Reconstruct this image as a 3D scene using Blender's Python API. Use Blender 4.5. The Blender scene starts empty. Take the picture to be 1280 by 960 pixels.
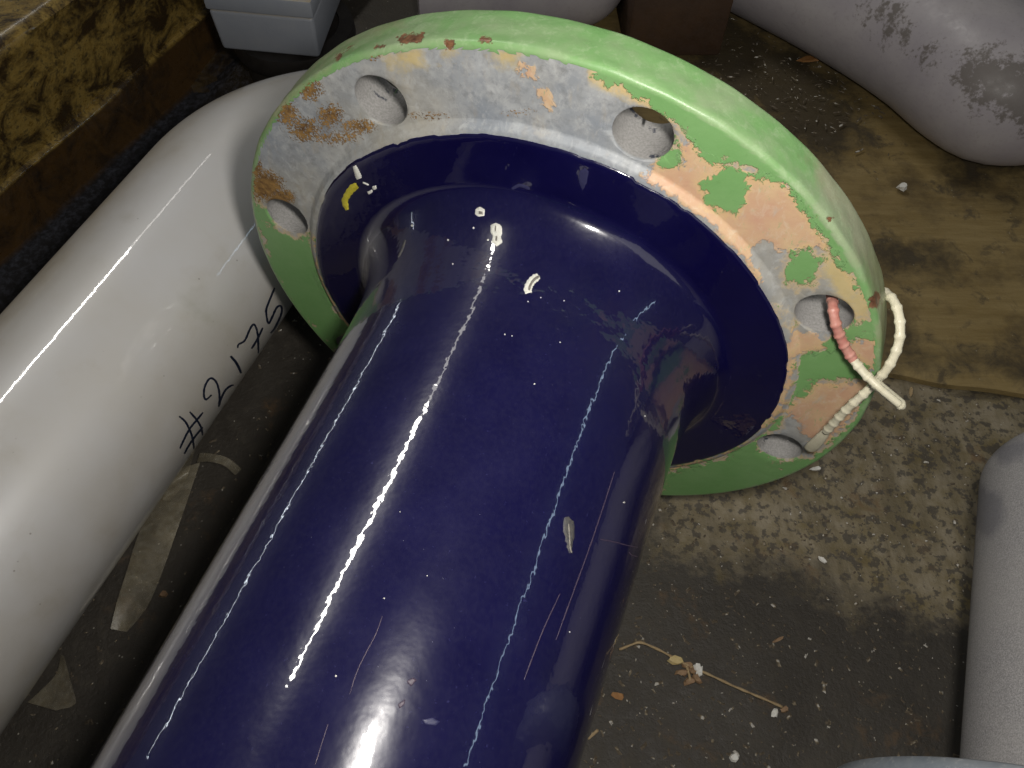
import bpy, bmesh, math, random
import numpy as np
from mathutils import Vector, Matrix
from mathutils.bvhtree import BVHTree

random.seed(7)
RNG = np.random.default_rng(7)
SC = bpy.context.scene
COL = SC.collection

# ------------------------------------------------------------------ camera
F = 1040.0                      # focal length in pixels of the 1280 px wide photograph
CAMH = 0.35902
M = np.array([[0.99970288, 0.01302515, 0.02060322],
              [0.0, -0.84525564, 0.53436215],
              [0.02437513, -0.53420338, -0.84500450]])   # columns: camera right, down, forward in world space
CAM = np.array([0, 0, CAMH])
cam = bpy.data.cameras.new('camera')
cam.sensor_width = 36.0
cam.lens = 36.0 * F / 1280.0
cam.clip_start = 0.01
cam.clip_end = 50
cam_o = bpy.data.objects.new('camera', cam)
COL.objects.link(cam_o)
mw = Matrix.Identity(4)
for i in range(3):
    mw[i][0] = M[i, 0]; mw[i][1] = -M[i, 1]; mw[i][2] = -M[i, 2]; mw[i][3] = CAM[i]
cam_o.matrix_world = mw
SC.camera = cam_o

# ------------------------------------------------------------------ light
SC.view_settings.view_transform = 'Standard'
SC.view_settings.look = 'None'
SC.view_settings.gamma = 1
SC.view_settings.exposure = 0
world = bpy.data.worlds.new('World')
SC.world = world
world.use_nodes = True
bg = world.node_tree.nodes['Background']
bg.inputs['Color'].default_value = (0.93, 0.97, 1.0, 1)
bg.inputs['Strength'].default_value = 0.055


def area(name, loc, target, sx, sy, power, color, along=None):
    l = bpy.data.lights.new(name, 'AREA')
    l.shape = 'RECTANGLE'; l.size = sx; l.size_y = sy; l.energy = power; l.color = color
    o = bpy.data.objects.new(name, l); COL.objects.link(o)
    z = (Vector(loc) - Vector(target)).normalized()
    x = Vector(along) if along is not None else Vector((1, 0, 0))
    x = (x - z * x.dot(z)).normalized()
    y = z.cross(x)
    m = Matrix.Identity(4)
    for i in range(3):
        m[i][0] = x[i]; m[i][1] = y[i]; m[i][2] = z[i]; m[i][3] = loc[i]
    o.matrix_world = m
    return o


# camera flash, just above and to the right of the lens
fl = bpy.data.lights.new('camera_flash', 'AREA')
fl.shape = 'ELLIPSE'; fl.size = 0.022; fl.size_y = 0.034; fl.energy = 0.74; fl.color = (1.0, 0.96, 0.90)
flo = bpy.data.objects.new('camera_flash', fl); COL.objects.link(flo)
flo.matrix_world = mw
flo.location = (0.030, 0.026, 0.3600)
# fluorescent tube under the ceiling, gap of daylight under a far door, bluish window band
area('tube_lamp', (-0.80, 0.99, 1.8), (0, 0.2, 0.1), 0.76, 0.058, 8.5, (1.0, 0.97, 0.90), (-0.41, -1.07, 0))
area('dim_tube_lamp', (-0.60, 1.55, 1.8), (0, 0.2, 0.1), 0.34, 0.045, 0.30, (1.0, 0.97, 0.90), (-0.41, -1.07, 0))
area('door_gap', (-1.98, 1.62, 0.29), (0, 0.2, 0.1), 1.7, 0.012, 1.3, (0.85, 0.92, 1.0), (-0.86, -0.98, 0))
area('added_rear_fill', (0.7, -1.9, 1.1), (0, 0.2, 0.1), 1.3, 1.3, 5.0, (1.0, 0.98, 0.95))  # added soft fill light behind the camera; no such source is seen
area('window_band', (2.21, 0.2, 1.24), (0, 0.2, 0.1), 1.4, 0.03, 0.9, (0.6, 0.8, 1.0), (0, 1, 0))


# ------------------------------------------------------------------ pixel helpers
def ray(p):
    v = M @ np.array([p[0] - 640, p[1] - 480, F])
    return v / np.linalg.norm(v)


def at_z(p, z=0.0):
    v = ray(p)
    return CAM + v * ((z - CAMH) / v[2])


def project(P):
    q = (np.asarray(P) - CAM) @ M
    return q[:, :2] / q[:, 2:3] * F + np.array([640, 480])


def sdf(pts, poly):
    """signed distance in px, positive inside"""
    poly = np.array(poly, float)
    d2 = np.full(len(pts), 1e9); inside = np.zeros(len(pts), bool)
    for a, b in zip(poly, np.roll(poly, -1, 0)):
        e = b - a; w = pts - a
        t = np.clip((w @ e) / max(e @ e, 1e-9), 0, 1)
        q = w - t[:, None] * e
        d2 = np.minimum(d2, (q * q).sum(1))
        c = ((a[1] <= pts[:, 1]) != (b[1] <= pts[:, 1]))
        with np.errstate(divide='ignore', invalid='ignore'):
            xi = a[0] + (pts[:, 1] - a[1]) / (b[1] - a[1] if b[1] != a[1] else 1e-9) * e[0]
        inside ^= c & (pts[:, 0] < xi)
    d = np.sqrt(d2)
    return np.where(inside, d, -d)


def sdfs(pts, polys, lim=40):
    r = np.full(len(pts), -1e9)
    for p in polys:
        r = np.maximum(r, sdf(pts, p))
    return np.clip(r, -lim, lim)


# ------------------------------------------------------------------ materials
class Mat:
    def __init__(s, name):
        s.m = bpy.data.materials.new(name); s.m.use_nodes = True
        s.t = s.m.node_tree; s.n = s.t.nodes
        s.b = s.n['Principled BSDF']
        s.co = s.n.new('ShaderNodeTexCoord').outputs['Object']

    def link(s, v, sock):
        if hasattr(v, 'links') and hasattr(v, 'is_output'):
            s.t.links.new(v, sock)
        elif isinstance(v, (tuple, list)):
            sock.default_value = tuple(v) + ((1,) if len(v) == 3 and sock.type == 'RGBA' else ())
        else:
            sock.default_value = v

    def noise(s, scale, detail=4, rough=0.55, dist=0.0, co=None, w=None):
        n = s.n.new('ShaderNodeTexNoise')
        s.link(co or s.co, n.inputs['Vector'])
        n.inputs['Scale'].default_value = scale; n.inputs['Detail'].default_value = detail
        n.inputs['Roughness'].default_value = rough; n.inputs['Distortion'].default_value = dist
        return n.outputs['Fac']

    def voro(s, scale, feature='F1', co=None):
        n = s.n.new('ShaderNodeTexVoronoi'); n.feature = feature
        s.link(co or s.co, n.inputs['Vector']); n.inputs['Scale'].default_value = scale
        return n.outputs['Distance']

    def mapping(s, scale=(1, 1, 1), rot=(0, 0, 0), loc=(0, 0, 0)):
        n = s.n.new('ShaderNodeMapping'); s.link(s.co, n.inputs['Vector'])
        n.inputs['Scale'].default_value = scale; n.inputs['Rotation'].default_value = rot; n.inputs['Location'].default_value = loc
        return n.outputs['Vector']

    def math(s, op, a, b=0.0, c=None, clamp=False):
        n = s.n.new('ShaderNodeMath'); n.operation = op; n.use_clamp = clamp
        s.link(a, n.inputs[0]); s.link(b, n.inputs[1])
        if c is not None: s.link(c, n.inputs[2])
        return n.outputs[0]

    def remap(s, v, a, b, lo=0.0, hi=1.0):
        n = s.n.new('ShaderNodeMapRange'); n.clamp = True
        s.link(v, n.inputs[0]); n.inputs[1].default_value = a; n.inputs[2].default_value = b
        n.inputs[3].default_value = lo; n.inputs[4].default_value = hi
        return n.outputs[0]

    def mix(s, f, a, b):
        n = s.n.new('ShaderNodeMix'); n.data_type = 'RGBA'
        s.link(f, n.inputs[0]); s.link(a, n.inputs[6]); s.link(b, n.inputs[7])
        return n.outputs[2]

    def fmix(s, f, a, b):
        n = s.n.new('ShaderNodeMix'); n.data_type = 'FLOAT'
        s.link(f, n.inputs[0]); s.link(a, n.inputs[2]); s.link(b, n.inputs[3])
        return n.outputs[0]

    def attr(s, name):
        n = s.n.new('ShaderNodeAttribute'); n.attribute_name = name
        return n.outputs['Fac']

    def bump(s, h, strength=1.0, dist=0.001, normal=None):
        n = s.n.new('ShaderNodeBump'); s.link(h, n.inputs['Height'])
        n.inputs['Strength'].default_value = strength; n.inputs['Distance'].default_value = dist
        if normal is not None: s.link(normal, n.inputs['Normal'])
        return n.outputs['Normal']

    def edge(s, at, amp, soft, *noises):
        """ragged threshold of a px distance field"""
        v = at
        for nz, a in noises or ():
            v = s.math('ADD', v, s.math('MULTIPLY', s.math('SUBTRACT', nz, 0.5), a))
        return s.remap(v, -soft, soft)

    def set(s, **k):
        names = dict(color='Base Color', rough='Roughness', metal='Metallic', normal='Normal', coat='Coat Weight', coat_rough='Coat Roughness',
                     coat_normal='Coat Normal', spec='Specular IOR Level', trans='Transmission Weight', alpha='Alpha', ior='IOR', sss='Subsurface Weight')
        for a, v in k.items():
            s.link(v, s.b.inputs[names[a]])
        return s.m


def mat_blue():
    m = Mat('blue_enamel')
    a = m.noise(60, 6, 0.6); b = m.noise(900, 3, 0.6)
    c = m.mix(m.remap(a, 0.3, 0.75), (0.0022, 0.0016, 0.027), (0.0032, 0.0025, 0.035))
    c = m.mix(m.remap(b, 0.66, 0.82, 0, 0.35), c, (0.05, 0.05, 0.16))
    sp = m.remap(m.voro(330), 0.035, 0.015)
    sp = m.math('MULTIPLY', sp, m.remap(m.noise(25, 2), 0.5, 0.6))
    c = m.mix(m.math('MULTIPLY', sp, 0.55), c, (0.35, 0.35, 0.42))
    geo = m.n.new('ShaderNodeNewGeometry'); sepn = m.n.new('ShaderNodeSeparateXYZ'); m.t.links.new(geo.outputs['Normal'], sepn.inputs[0])
    settle = m.remap(sepn.outputs['Z'], 0.1, 0.8, 0.0, 1.0)
    dn = m.math('ADD', m.remap(m.noise(35, 5, 0.65), 0.35, 0.8, 0.3, 1.0), m.remap(m.noise(700, 3, 0.7), 0.4, 0.75, 0.0, 0.8))
    dust = m.math('MULTIPLY', m.math('MULTIPLY', dn, settle), 0.010)
    c = m.mix(dust, c, (0.45, 0.45, 0.48))
    peel = m.noise(235, 2, 0.5)
    peel2 = m.noise(60, 1, 0.5)
    h = m.math('ADD', m.math('MULTIPLY', peel, 0.72), m.math('MULTIPLY', peel2, 0.9))
    nb = m.bump(h, 1.0, 0.00009)
    return m.set(color=c, rough=m.remap(a, 0.2, 0.8, 0.18, 0.30), spec=0.22, coat=1.0, coat_rough=0.028, coat_normal=nb, normal=nb)


def mat_flange():
    m = Mat('flange_paint')
    st = m.mapping(scale=(1.0, 1.0, 0.35), rot=(0.3, 0.5, 0.2))
    n1 = m.noise(45, 6, 0.6); n2 = m.noise(420, 5, 0.65); n3 = m.noise(130, 5, 0.6); n4 = m.noise(1500, 3, 0.6)
    ns = m.noise(260, 4, 0.6, co=st)
    steel = m.mix(m.remap(n1, 0.3, 0.7), (0.21, 0.23, 0.255), (0.37, 0.375, 0.37))
    steel = m.mix(m.remap(n3, 0.48, 0.75, 0, 0.6), steel, (0.50, 0.50, 0.48))
    steel = m.mix(m.remap(n2, 0.48, 0.70, 0, 0.65), steel, (0.17, 0.175, 0.18))
    steel = m.mix(m.remap(ns, 0.55, 0.75, 0, 0.4), steel, (0.40, 0.33, 0.22))
    nb = m.noise(16, 4, 0.6)
    steel = m.mix(m.remap(nb, 0.50, 0.66, 0, 0.55), steel, (0.36, 0.33, 0.26))
    steel = m.mix(m.remap(nb, 0.48, 0.36, 0, 0.5), steel, (0.23, 0.27, 0.33))
    sw = m.noise(330, 6, 0.75, 0.5, co=m.mapping(scale=(1.0, 1.0, 0.7), rot=(0.3, 0.5, 0.2)))
    steel = m.mix(m.remap(sw, 0.50, 0.75, 0, 0.6), steel, (0.52, 0.53, 0.53))
    yel = m.edge(m.attr('yellow'), 0, 9, (n3, 40), (n2, 26))
    steel = m.mix(m.math('MULTIPLY', yel, 0.75), steel, (0.56, 0.43, 0.17))
    # speckled rust
    pres = m.math('MULTIPLY', m.attr('rust'), 2.2, clamp=True)
    rn = m.math('ADD', m.math('MULTIPLY', m.math('SUBTRACT', n4, 0.5), 3.0), m.math('MULTIPLY', m.math('SUBTRACT', n2, 0.5), 1.4))
    rs = m.math('ADD', m.attr('rust'), m.math('MULTIPLY', rn, pres))
    rmask = m.remap(rs, 0.42, 0.66)
    rcol = m.mix(m.remap(n2, 0.35, 0.65), (0.10, 0.048, 0.015), (0.34, 0.195, 0.058))
    peach = m.mix(m.remap(n3, 0.3, 0.7), (0.52, 0.31, 0.20), (0.57, 0.41, 0.24))
    peach = m.mix(m.remap(n1, 0.5, 0.65, 0, 0.4), peach, (0.50, 0.28, 0.21))
    peach = m.mix(m.remap(ns, 0.60, 0.70, 0, 0.55), peach, (0.46, 0.42, 0.36))
    fle = m.math('MULTIPLY', m.remap(m.noise(700, 4, 0.7, 0.8, co=st), 0.58, 0.66), m.remap(n3, 0.45, 0.6))
    peach = m.mix(m.math('MULTIPLY', fle, 0.7), peach, (0.24, 0.36, 0.17))
    peach = m.mix(m.remap(sw, 0.52, 0.75, 0, 0.6), peach, (0.62, 0.55, 0.42))
    pm = m.edge(m.attr('peach'), 0, 1.5, (n3, 42), (n2, 14), (sw, 36))
    green = m.mix(m.remap(n1, 0.3, 0.7), (0.150, 0.315, 0.105), (0.195, 0.355, 0.140))
    green = m.mix(m.remap(ns, 0.6, 0.8, 0, 0.35), green, (0.25, 0.42, 0.20))
    green = m.mix(m.remap(n2, 0.62, 0.8, 0, 0.4), green, (0.10, 0.20, 0.06))
    gm = m.edge(m.attr('green'), 0, 1.2, (n3, 42), (n2, 14), (sw, 36))
    gh = m.edge(m.math('ADD', m.attr('green'), 5.0), 0, 4.0, (n3, 30), (n2, 24), (sw, 30))
    dirt = m.edge(m.attr('dirt'), 0, 10, (n3, 50), (n2, 16))
    green = m.mix(m.math('MULTIPLY', dirt, 0.65), green, (0.33, 0.29, 0.19))
    fade = m.remap(m.noise(28, 5, 0.6, 0.4), 0.46, 0.66, 0, 0.55)
    green = m.mix(m.math('MULTIPLY', fade, m.attr('rim')), green, (0.36, 0.37, 0.27))
    green = m.mix(m.math('MULTIPLY', m.remap(sw, 0.52, 0.75, 0, 0.5), m.attr('rim')), green, (0.42, 0.52, 0.33))
    chip = m.edge(m.attr('chip'), 0, 1.0, (n2, 20), (n3, 10))
    c = m.mix(pm, steel, peach)
    c = m.mix(m.math('MULTIPLY', gh, 0.6), c, (0.60, 0.43, 0.20))
    c = m.mix(gm, c, green)
    c = m.mix(rmask, c, rcol)
    ccol = m.mix(m.remap(n2, 0.35, 0.65), (0.07, 0.03, 0.018), (0.24, 0.12, 0.06))
    c = m.mix(chip, c, ccol)
    wall = m.attr('wall')
    wc = m.mix(m.remap(n4, 0.35, 0.7), (0.25, 0.245, 0.235), (0.36, 0.35, 0.34))
    wc = m.mix(m.remap(n3, 0.62, 0.66), wc, (0.05, 0.055, 0.075))
    c = m.mix(wall, c, wc)
    h = m.math('ADD', m.math('MULTIPLY', gm, 0.5), m.math('MULTIPLY', pm, 0.35))
    h = m.math('ADD', h, m.math('MULTIPLY', n3, 0.5))
    h = m.math('SUBTRACT', h, m.math('MULTIPLY', chip, 0.6))
    h = m.math('ADD', h, m.math('MULTIPLY', n2, 0.35))
    h = m.math('ADD', h, m.math('MULTIPLY', rmask, 0.4))
    r = m.fmix(gm, m.remap(n3, 0.3, 0.7, 0.42, 0.62), m.remap(n3, 0.3, 0.7, 0.28, 0.45))
    r = m.fmix(rmask, r, 0.85)
    return m.set(color=c, rough=r, normal=m.bump(h, 0.8, 0.00035), spec=0.45)


def mat_white():
    m = Mat('white_enamel')
    n1 = m.noise(14, 5, 0.6); n2 = m.noise(160, 5, 0.65); n3 = m.noise(55, 5, 0.6)
    c = m.mix(m.remap(n1, 0.35, 0.7), (0.53, 0.525, 0.525), (0.49, 0.47, 0.435))
    c = m.mix(m.remap(n3, 0.58, 0.78, 0, 0.28), c, (0.36, 0.32, 0.25))
    sp = m.math('MULTIPLY', m.remap(m.voro(150), 0.07, 0.04), m.remap(n3, 0.5, 0.62))
    c = m.mix(m.math('MULTIPLY', sp, 0.6), c, (0.13, 0.11, 0.09))
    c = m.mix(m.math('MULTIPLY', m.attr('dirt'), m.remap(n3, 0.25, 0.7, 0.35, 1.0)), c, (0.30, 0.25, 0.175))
    sm = m.math('MULTIPLY', m.edge(m.attr('smudge'), 0, 9, (n3, 24), (n2, 18)), 0.5)
    c = m.mix(sm, c, (0.33, 0.31, 0.26))
    nb = m.bump(m.noise(180, 2, 0.5), 1.0, 0.00004)
    return m.set(color=c, rough=0.4, coat=m.remap(m.attr('dirt'), 0.40, 0.70, 0.9, 0.2), coat_rough=0.05, coat_normal=nb)


def mat_simple(name, c1, c2, scale=60, rough=(0.4, 0.6), bump=0.0002, metal=0.0, spots=None, **k):
    m = Mat(name)
    n = m.noise(scale, 6, 0.62); n2 = m.noise(scale * 6, 4, 0.6)
    c = m.mix(m.remap(n, 0.32, 0.68), c1, c2)
    if spots:
        c = m.mix(m.remap(n2, 0.56, 0.70, 0, 0.8), c, spots)
    h = m.math('ADD', n, m.math('MULTIPLY', n2, 0.5))
    return m.set(color=c, rough=m.remap(n2, 0.3, 0.7, *rough), metal=metal, normal=m.bump(h, 0.7, bump), **k)


def mat_grey_elbow():
    m = Mat('dirty_grey_coating')
    n1 = m.noise(25, 6, 0.6); n2 = m.noise(140, 5, 0.7); n3 = m.noise(500, 4, 0.6)
    c = m.mix(m.remap(n1, 0.35, 0.7), (0.30, 0.275, 0.30), (0.38, 0.355, 0.36))
    c = m.mix(m.remap(n3, 0.55, 0.75, 0, 0.35), c, (0.2, 0.18, 0.17))
    g = m.edge(m.attr('grime'), 0, 9, (n2, 130), (n3, 60), (n1, 25))
    c = m.mix(m.math('MULTIPLY', g, 0.8), c, (0.10, 0.085, 0.07))
    return m.set(color=c, rough=m.remap(n2, 0.3, 0.7, 0.35, 0.6), normal=m.bump(n2, 0.5, 0.0003))


def mat_blasted():
    m = Mat('blasted_grey_metal')
    n1 = m.noise(30, 5, 0.6); n2 = m.noise(2000, 3, 0.8); n3 = m.noise(160, 5, 0.6)
    c = m.mix(m.remap(n2, 0.35, 0.65), (0.16, 0.155, 0.16), (0.36, 0.35, 0.35))
    c = m.mix(m.remap(n1, 0.4, 0.7, 0, 0.4), c, (0.34, 0.325, 0.31))
    g = m.edge(m.attr('grime'), 0, 5, (n3, 16))
    c = m.mix(m.math('MULTIPLY', g, 0.6), c, (0.11, 0.11, 0.13))
    return m.set(color=c, rough=0.65, normal=m.bump(n2, 0.6, 0.0003))


def mat_floor():
    m = Mat('grimy_floor')
    n1 = m.noise(22, 6, 0.6); n2 = m.noise(130, 6, 0.7); n3 = m.noise(600, 4, 0.65); n4 = m.noise(55, 6, 0.65)
    dark = m.mix(m.remap(n1, 0.35, 0.65), (0.028, 0.023, 0.017), (0.043, 0.037, 0.029))
    dark = m.mix(m.remap(n2, 0.5, 0.7, 0, 0.6), dark, (0.064, 0.055, 0.041))
    tan = m.mix(m.remap(n4, 0.4, 0.65), (0.215, 0.182, 0.125), (0.120, 0.092, 0.038))
    strk = m.noise(70, 5, 0.65, co=m.mapping(scale=(1.0, 0.18, 1.0), rot=(0, 0, math.radians(20))))
    tan = m.mix(m.remap(strk, 0.48, 0.64, 0, 0.75), tan, (0.095, 0.075, 0.040))
    nk = m.noise(210, 5, 0.6)
    blk = m.remap(m.math('ADD', nk, m.math('MULTIPLY', m.math('SUBTRACT', n4, 0.5), 0.4)), 0.52, 0.58)
    tan = m.mix(m.math('MULTIPLY', blk, 0.75), tan, (0.040, 0.035, 0.030))
    tm = m.edge(m.attr('tan'), 0, 22, (n4, 90), (n2, 70))
    c = m.mix(tm, dark, tan)
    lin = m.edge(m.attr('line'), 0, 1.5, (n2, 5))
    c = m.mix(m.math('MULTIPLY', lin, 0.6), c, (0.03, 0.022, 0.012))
    br = m.math('MULTIPLY', m.remap(m.noise(40, 5, 0.6, 0.5), 0.58, 0.68), m.remap(n2, 0.45, 0.6))
    c = m.mix(m.math('MULTIPLY', br, 0.6), c, (0.12, 0.066, 0.025))
    sp = m.math('MULTIPLY', m.remap(m.voro(260), 0.11, 0.07), m.remap(n2, 0.5, 0.55))
    c = m.mix(m.math('MULTIPLY', sp, 0.7), c, (0.38, 0.36, 0.31))
    h = m.math('ADD', n2, m.math('MULTIPLY', n3, 0.6))
    return m.set(color=c, rough=m.remap(n2, 0.3, 0.7, 0.5, 0.8), normal=m.bump(h, 0.8, 0.0008))


def mat_board():
    m = Mat('stained_plywood')
    gr = m.mapping(scale=(0.22, 1.6, 1.0), rot=(0, 0, math.radians(9)))
    n1 = m.noise(26, 6, 0.65); n2 = m.noise(120, 6, 0.7, co=gr); n3 = m.noise(500, 4, 0.65); n4 = m.noise(70, 6, 0.7, 0.4)
    c = m.mix(m.remap(n2, 0.35, 0.65), (0.175, 0.122, 0.044), (0.245, 0.180, 0.076))
    c = m.mix(m.remap(n1, 0.5, 0.68, 0, 0.85), c, (0.075, 0.052, 0.024))
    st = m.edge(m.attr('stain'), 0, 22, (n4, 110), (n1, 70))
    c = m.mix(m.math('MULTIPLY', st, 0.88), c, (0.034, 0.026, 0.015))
    sp = m.math('MULTIPLY', m.remap(n4, 0.56, 0.66), 0.7)
    c = m.mix(sp, c, (0.055, 0.042, 0.024))
    fl = m.math('MULTIPLY', m.remap(m.voro(210), 0.10, 0.06), m.remap(n4, 0.52, 0.56))
    c = m.mix(m.math('MULTIPLY', fl, 0.6), c, (0.34, 0.30, 0.22))
    h = m.math('ADD', n2, m.math('MULTIPLY', n3, 0.5))
    return m.set(color=c, rough=m.remap(n4, 0.3, 0.7, 0.45, 0.75), normal=m.bump(h, 0.8, 0.0006))


def mat_channel():
    m = Mat('oily_rusty_steel')
    n1 = m.noise(48, 8, 0.74, 0.5); n2 = m.noise(260, 6, 0.74); n3 = m.noise(14, 4, 0.6)
    y = m.mix(m.remap(n2, 0.35, 0.65), (0.19, 0.118, 0.026), (0.40, 0.28, 0.078))
    c = m.mix(m.remap(n1, 0.44, 0.58), y, (0.04, 0.024, 0.009))
    c = m.mix(m.remap(n2, 0.52, 0.62, 0, 0.8), c, (0.03, 0.02, 0.010))
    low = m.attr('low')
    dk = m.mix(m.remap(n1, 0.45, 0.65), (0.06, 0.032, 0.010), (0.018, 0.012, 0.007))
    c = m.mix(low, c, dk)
    sheet = m.attr('sheet')
    bl = m.mix(m.remap(n2, 0.45, 0.65), (0.012, 0.012, 0.014), (0.05, 0.053, 0.068))
    c = m.mix(sheet, c, bl)
    h = m.math('ADD', n1, m.math('MULTIPLY', n2, 0.7))
    ed = m.attr('edge')
    h = m.math('MULTIPLY', h, m.remap(m.math('MAXIMUM', ed, sheet), 0, 1, 1.0, 0.22))
    r = m.fmix(ed, m.remap(n2, 0.35, 0.7, 0.25, 0.55), 0.22)
    r = m.fmix(m.math('MULTIPLY', sheet, m.math('SUBTRACT', 1.0, ed)), r, 0.6)
    return m.set(color=c, rough=r, spec=0.5, coat=ed, coat_rough=0.16, normal=m.bump(h, 0.7, 0.0007))


MATS = {}


def mt(k):
    return MATS[k]


MATS['blue'] = mat_blue(); MATS['flange'] = mat_flange(); MATS['white'] = mat_white()
MATS['elbow'] = mat_grey_elbow(); MATS['blasted'] = mat_blasted(); MATS['floor'] = mat_floor()
MATS['board'] = mat_board(); MATS['channel'] = mat_channel()
MATS['ink'] = mat_simple('blue_black_marker', (0.006, 0.010, 0.024), (0.012, 0.018, 0.04), 400, (0.35, 0.5), 0.00005)
MATS['chipw'] = mat_simple('chipped_white_ground_coat', (0.55, 0.55, 0.5), (0.72, 0.71, 0.64), 900, (0.5, 0.8), 0.0003, spots=(0.18, 0.17, 0.15))
MATS['chipd'] = mat_simple('bare_chip_metal', (0.10, 0.095, 0.085), (0.22, 0.20, 0.17), 900, (0.4, 0.6), 0.0003)
MATS['scuff'] = mat_simple('grey_scuff', (0.035, 0.034, 0.045), (0.085, 0.08, 0.065), 1200, (0.5, 0.7), 0.0003, spots=(0.04, 0.04, 0.07))
MATS['yellow'] = mat_simple('yellow_paint_mark', (0.42, 0.36, 0.02), (0.58, 0.50, 0.05), 900, (0.4, 0.6), 0.0003, spots=(0.10, 0.09, 0.04))
MATS['plasticbox'] = mat_simple('blue_grey_plastic', (0.235, 0.262, 0.30), (0.265, 0.29, 0.32), 40, (0.35, 0.5), 0.0001, spots=(0.20, 0.21, 0.22))
m = Mat('blue_grey_plastic')
geo = m.n.new('ShaderNodeNewGeometry'); sepn = m.n.new('ShaderNodeSeparateXYZ'); m.t.links.new(geo.outputs['Normal'], sepn.inputs[0])
nn = m.noise(60, 5, 0.6); nn2 = m.noise(400, 4, 0.6)
cb_ = m.mix(m.remap(nn, 0.3, 0.7), (0.235, 0.255, 0.295), (0.27, 0.285, 0.315))
cb_ = m.mix(m.math('MULTIPLY', m.remap(sepn.outputs['Z'], 0.5, 0.9), m.remap(nn2, 0.3, 0.6, 0.6, 1.0)), cb_, (0.30, 0.26, 0.19))
MATS['plasticbox'] = m.set(color=cb_, rough=0.45, normal=m.bump(nn2, 0.4, 0.0002))
MATS['boxtop'] = mat_simple('dusty_plastic_lid', (0.30, 0.28, 0.23), (0.27, 0.28, 0.29), 30, (0.5, 0.7), 0.0002)
MATS['black'] = mat_simple('black_rubber', (0.010, 0.008, 0.007), (0.020, 0.017, 0.015), 60, (0.45, 0.7), 0.0003)
MATS['wood'] = mat_simple('dark_wood', (0.035, 0.018, 0.009), (0.055, 0.028, 0.013), 40, (0.5, 0.8), 0.0005)
MATS['flangegrey'] = mat_simple('blue_grey_scuffed_steel', (0.13, 0.15, 0.18), (0.22, 0.24, 0.26), 70, (0.3, 0.5), 0.0003, spots=(0.32, 0.33, 0.34))
MATS['tie'] = mat_simple('cream_nylon', (0.60, 0.56, 0.41), (0.68, 0.64, 0.49), 300, (0.3, 0.5), 0.0002)
MATS['tiered'] = mat_simple('pink_stained_nylon', (0.46, 0.17, 0.14), (0.54, 0.29, 0.23), 300, (0.3, 0.5), 0.0002)
MATS['scratch_and_glint'] = mat_simple('fine_scratch_and_reflection', (0.035, 0.022, 0.045), (0.06, 0.04, 0.06), 900, (0.4, 0.6), 0.0001)
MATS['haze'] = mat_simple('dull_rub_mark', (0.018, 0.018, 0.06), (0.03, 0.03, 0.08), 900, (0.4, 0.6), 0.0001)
MATS['film'] = None
MATS['twig'] = mat_simple('dry_stalk', (0.26, 0.18, 0.09), (0.36, 0.27, 0.15), 500, (0.6, 0.8), 0.0003)
MATS['husk'] = mat_simple('pale_husk', (0.42, 0.32, 0.13), (0.52, 0.42, 0.22), 500, (0.6, 0.8), 0.0003)
MATS['husk2'] = mat_simple('brown_husk', (0.17, 0.10, 0.05), (0.28, 0.18, 0.10), 700, (0.6, 0.8), 0.0003)
MATS['chalk'] = mat_simple('white_crumb', (0.58, 0.56, 0.50), (0.70, 0.69, 0.66), 500, (0.7, 0.9), 0.0004)
MATS['leafy'] = mat_simple('orange_brown_scrap', (0.20, 0.085, 0.02), (0.30, 0.15, 0.05), 500, (0.6, 0.8), 0.0004)
m = Mat('dusty_clear_film')
nn = m.noise(70, 5, 0.6); nn2 = m.noise(400, 4, 0.6)
MATS['film'] = m.set(color=m.mix(m.remap(nn2, 0.4, 0.7), (0.34, 0.29, 0.19), (0.46, 0.42, 0.32)), rough=0.35,
                     alpha=m.remap(nn, 0.3, 0.7, 0.08, 0.34), normal=m.bump(nn, 0.6, 0.0006))
m = Mat('grit')
nn = m.voro(900)
nz = m.noise(420, 1, 0.4)
MATS['grit'] = m.set(color=m.mix(m.remap(nz, 0.52, 0.60), (0.085, 0.066, 0.044), m.mix(m.remap(nz, 0.62, 0.66), (0.20, 0.165, 0.11), (0.42, 0.40, 0.36))), rough=0.8)


# ------------------------------------------------------------------ mesh helpers
def thing(name, label, cat, loc, group=None):
    o = bpy.data.objects.new(name, None); COL.objects.link(o)
    o.location = tuple(loc); o.empty_display_size = 0.02
    o['label'] = label; o['category'] = cat
    if group: o['group'] = group
    return o


def root_loc(p):
    """world offset of a parent chain (translations only)"""
    v = Vector((0, 0, 0))
    while p is not None:
        v = v + p.location; p = p.parent
    return v


def mesh_obj(name, verts, faces, mat, parent=None, smooth=True, attrs=None, fix=False, sharp=None):
    me = bpy.data.meshes.new(name)
    V = np.asarray(verts, float)
    me.from_pydata([tuple(v) for v in V], [], [tuple(f) for f in faces])
    if attrs:
        for k, a in attrs.items():
            at = me.attributes.new(k, 'FLOAT', 'POINT')
            at.data.foreach_set('value', np.asarray(a, np.float32))
    if fix:
        bm = bmesh.new(); bm.from_mesh(me)
        bmesh.ops.remove_doubles(bm, verts=bm.verts, dist=1e-6)
        bmesh.ops.recalc_face_normals(bm, faces=bm.faces)
        bm.to_mesh(me); bm.free()
    if smooth:
        me.polygons.foreach_set('use_smooth', [True] * len(me.polygons))
        if sharp: me.set_sharp_from_angle(angle=math.radians(sharp))
    me.materials.append(mat)
    me.update()
    o = bpy.data.objects.new(name, me); COL.objects.link(o)
    if parent is not None:
        o.parent = parent
        if parent.type == 'EMPTY':
            o.matrix_parent_inverse = Matrix.Translation(-Vector(parent.location))
    return o


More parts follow.
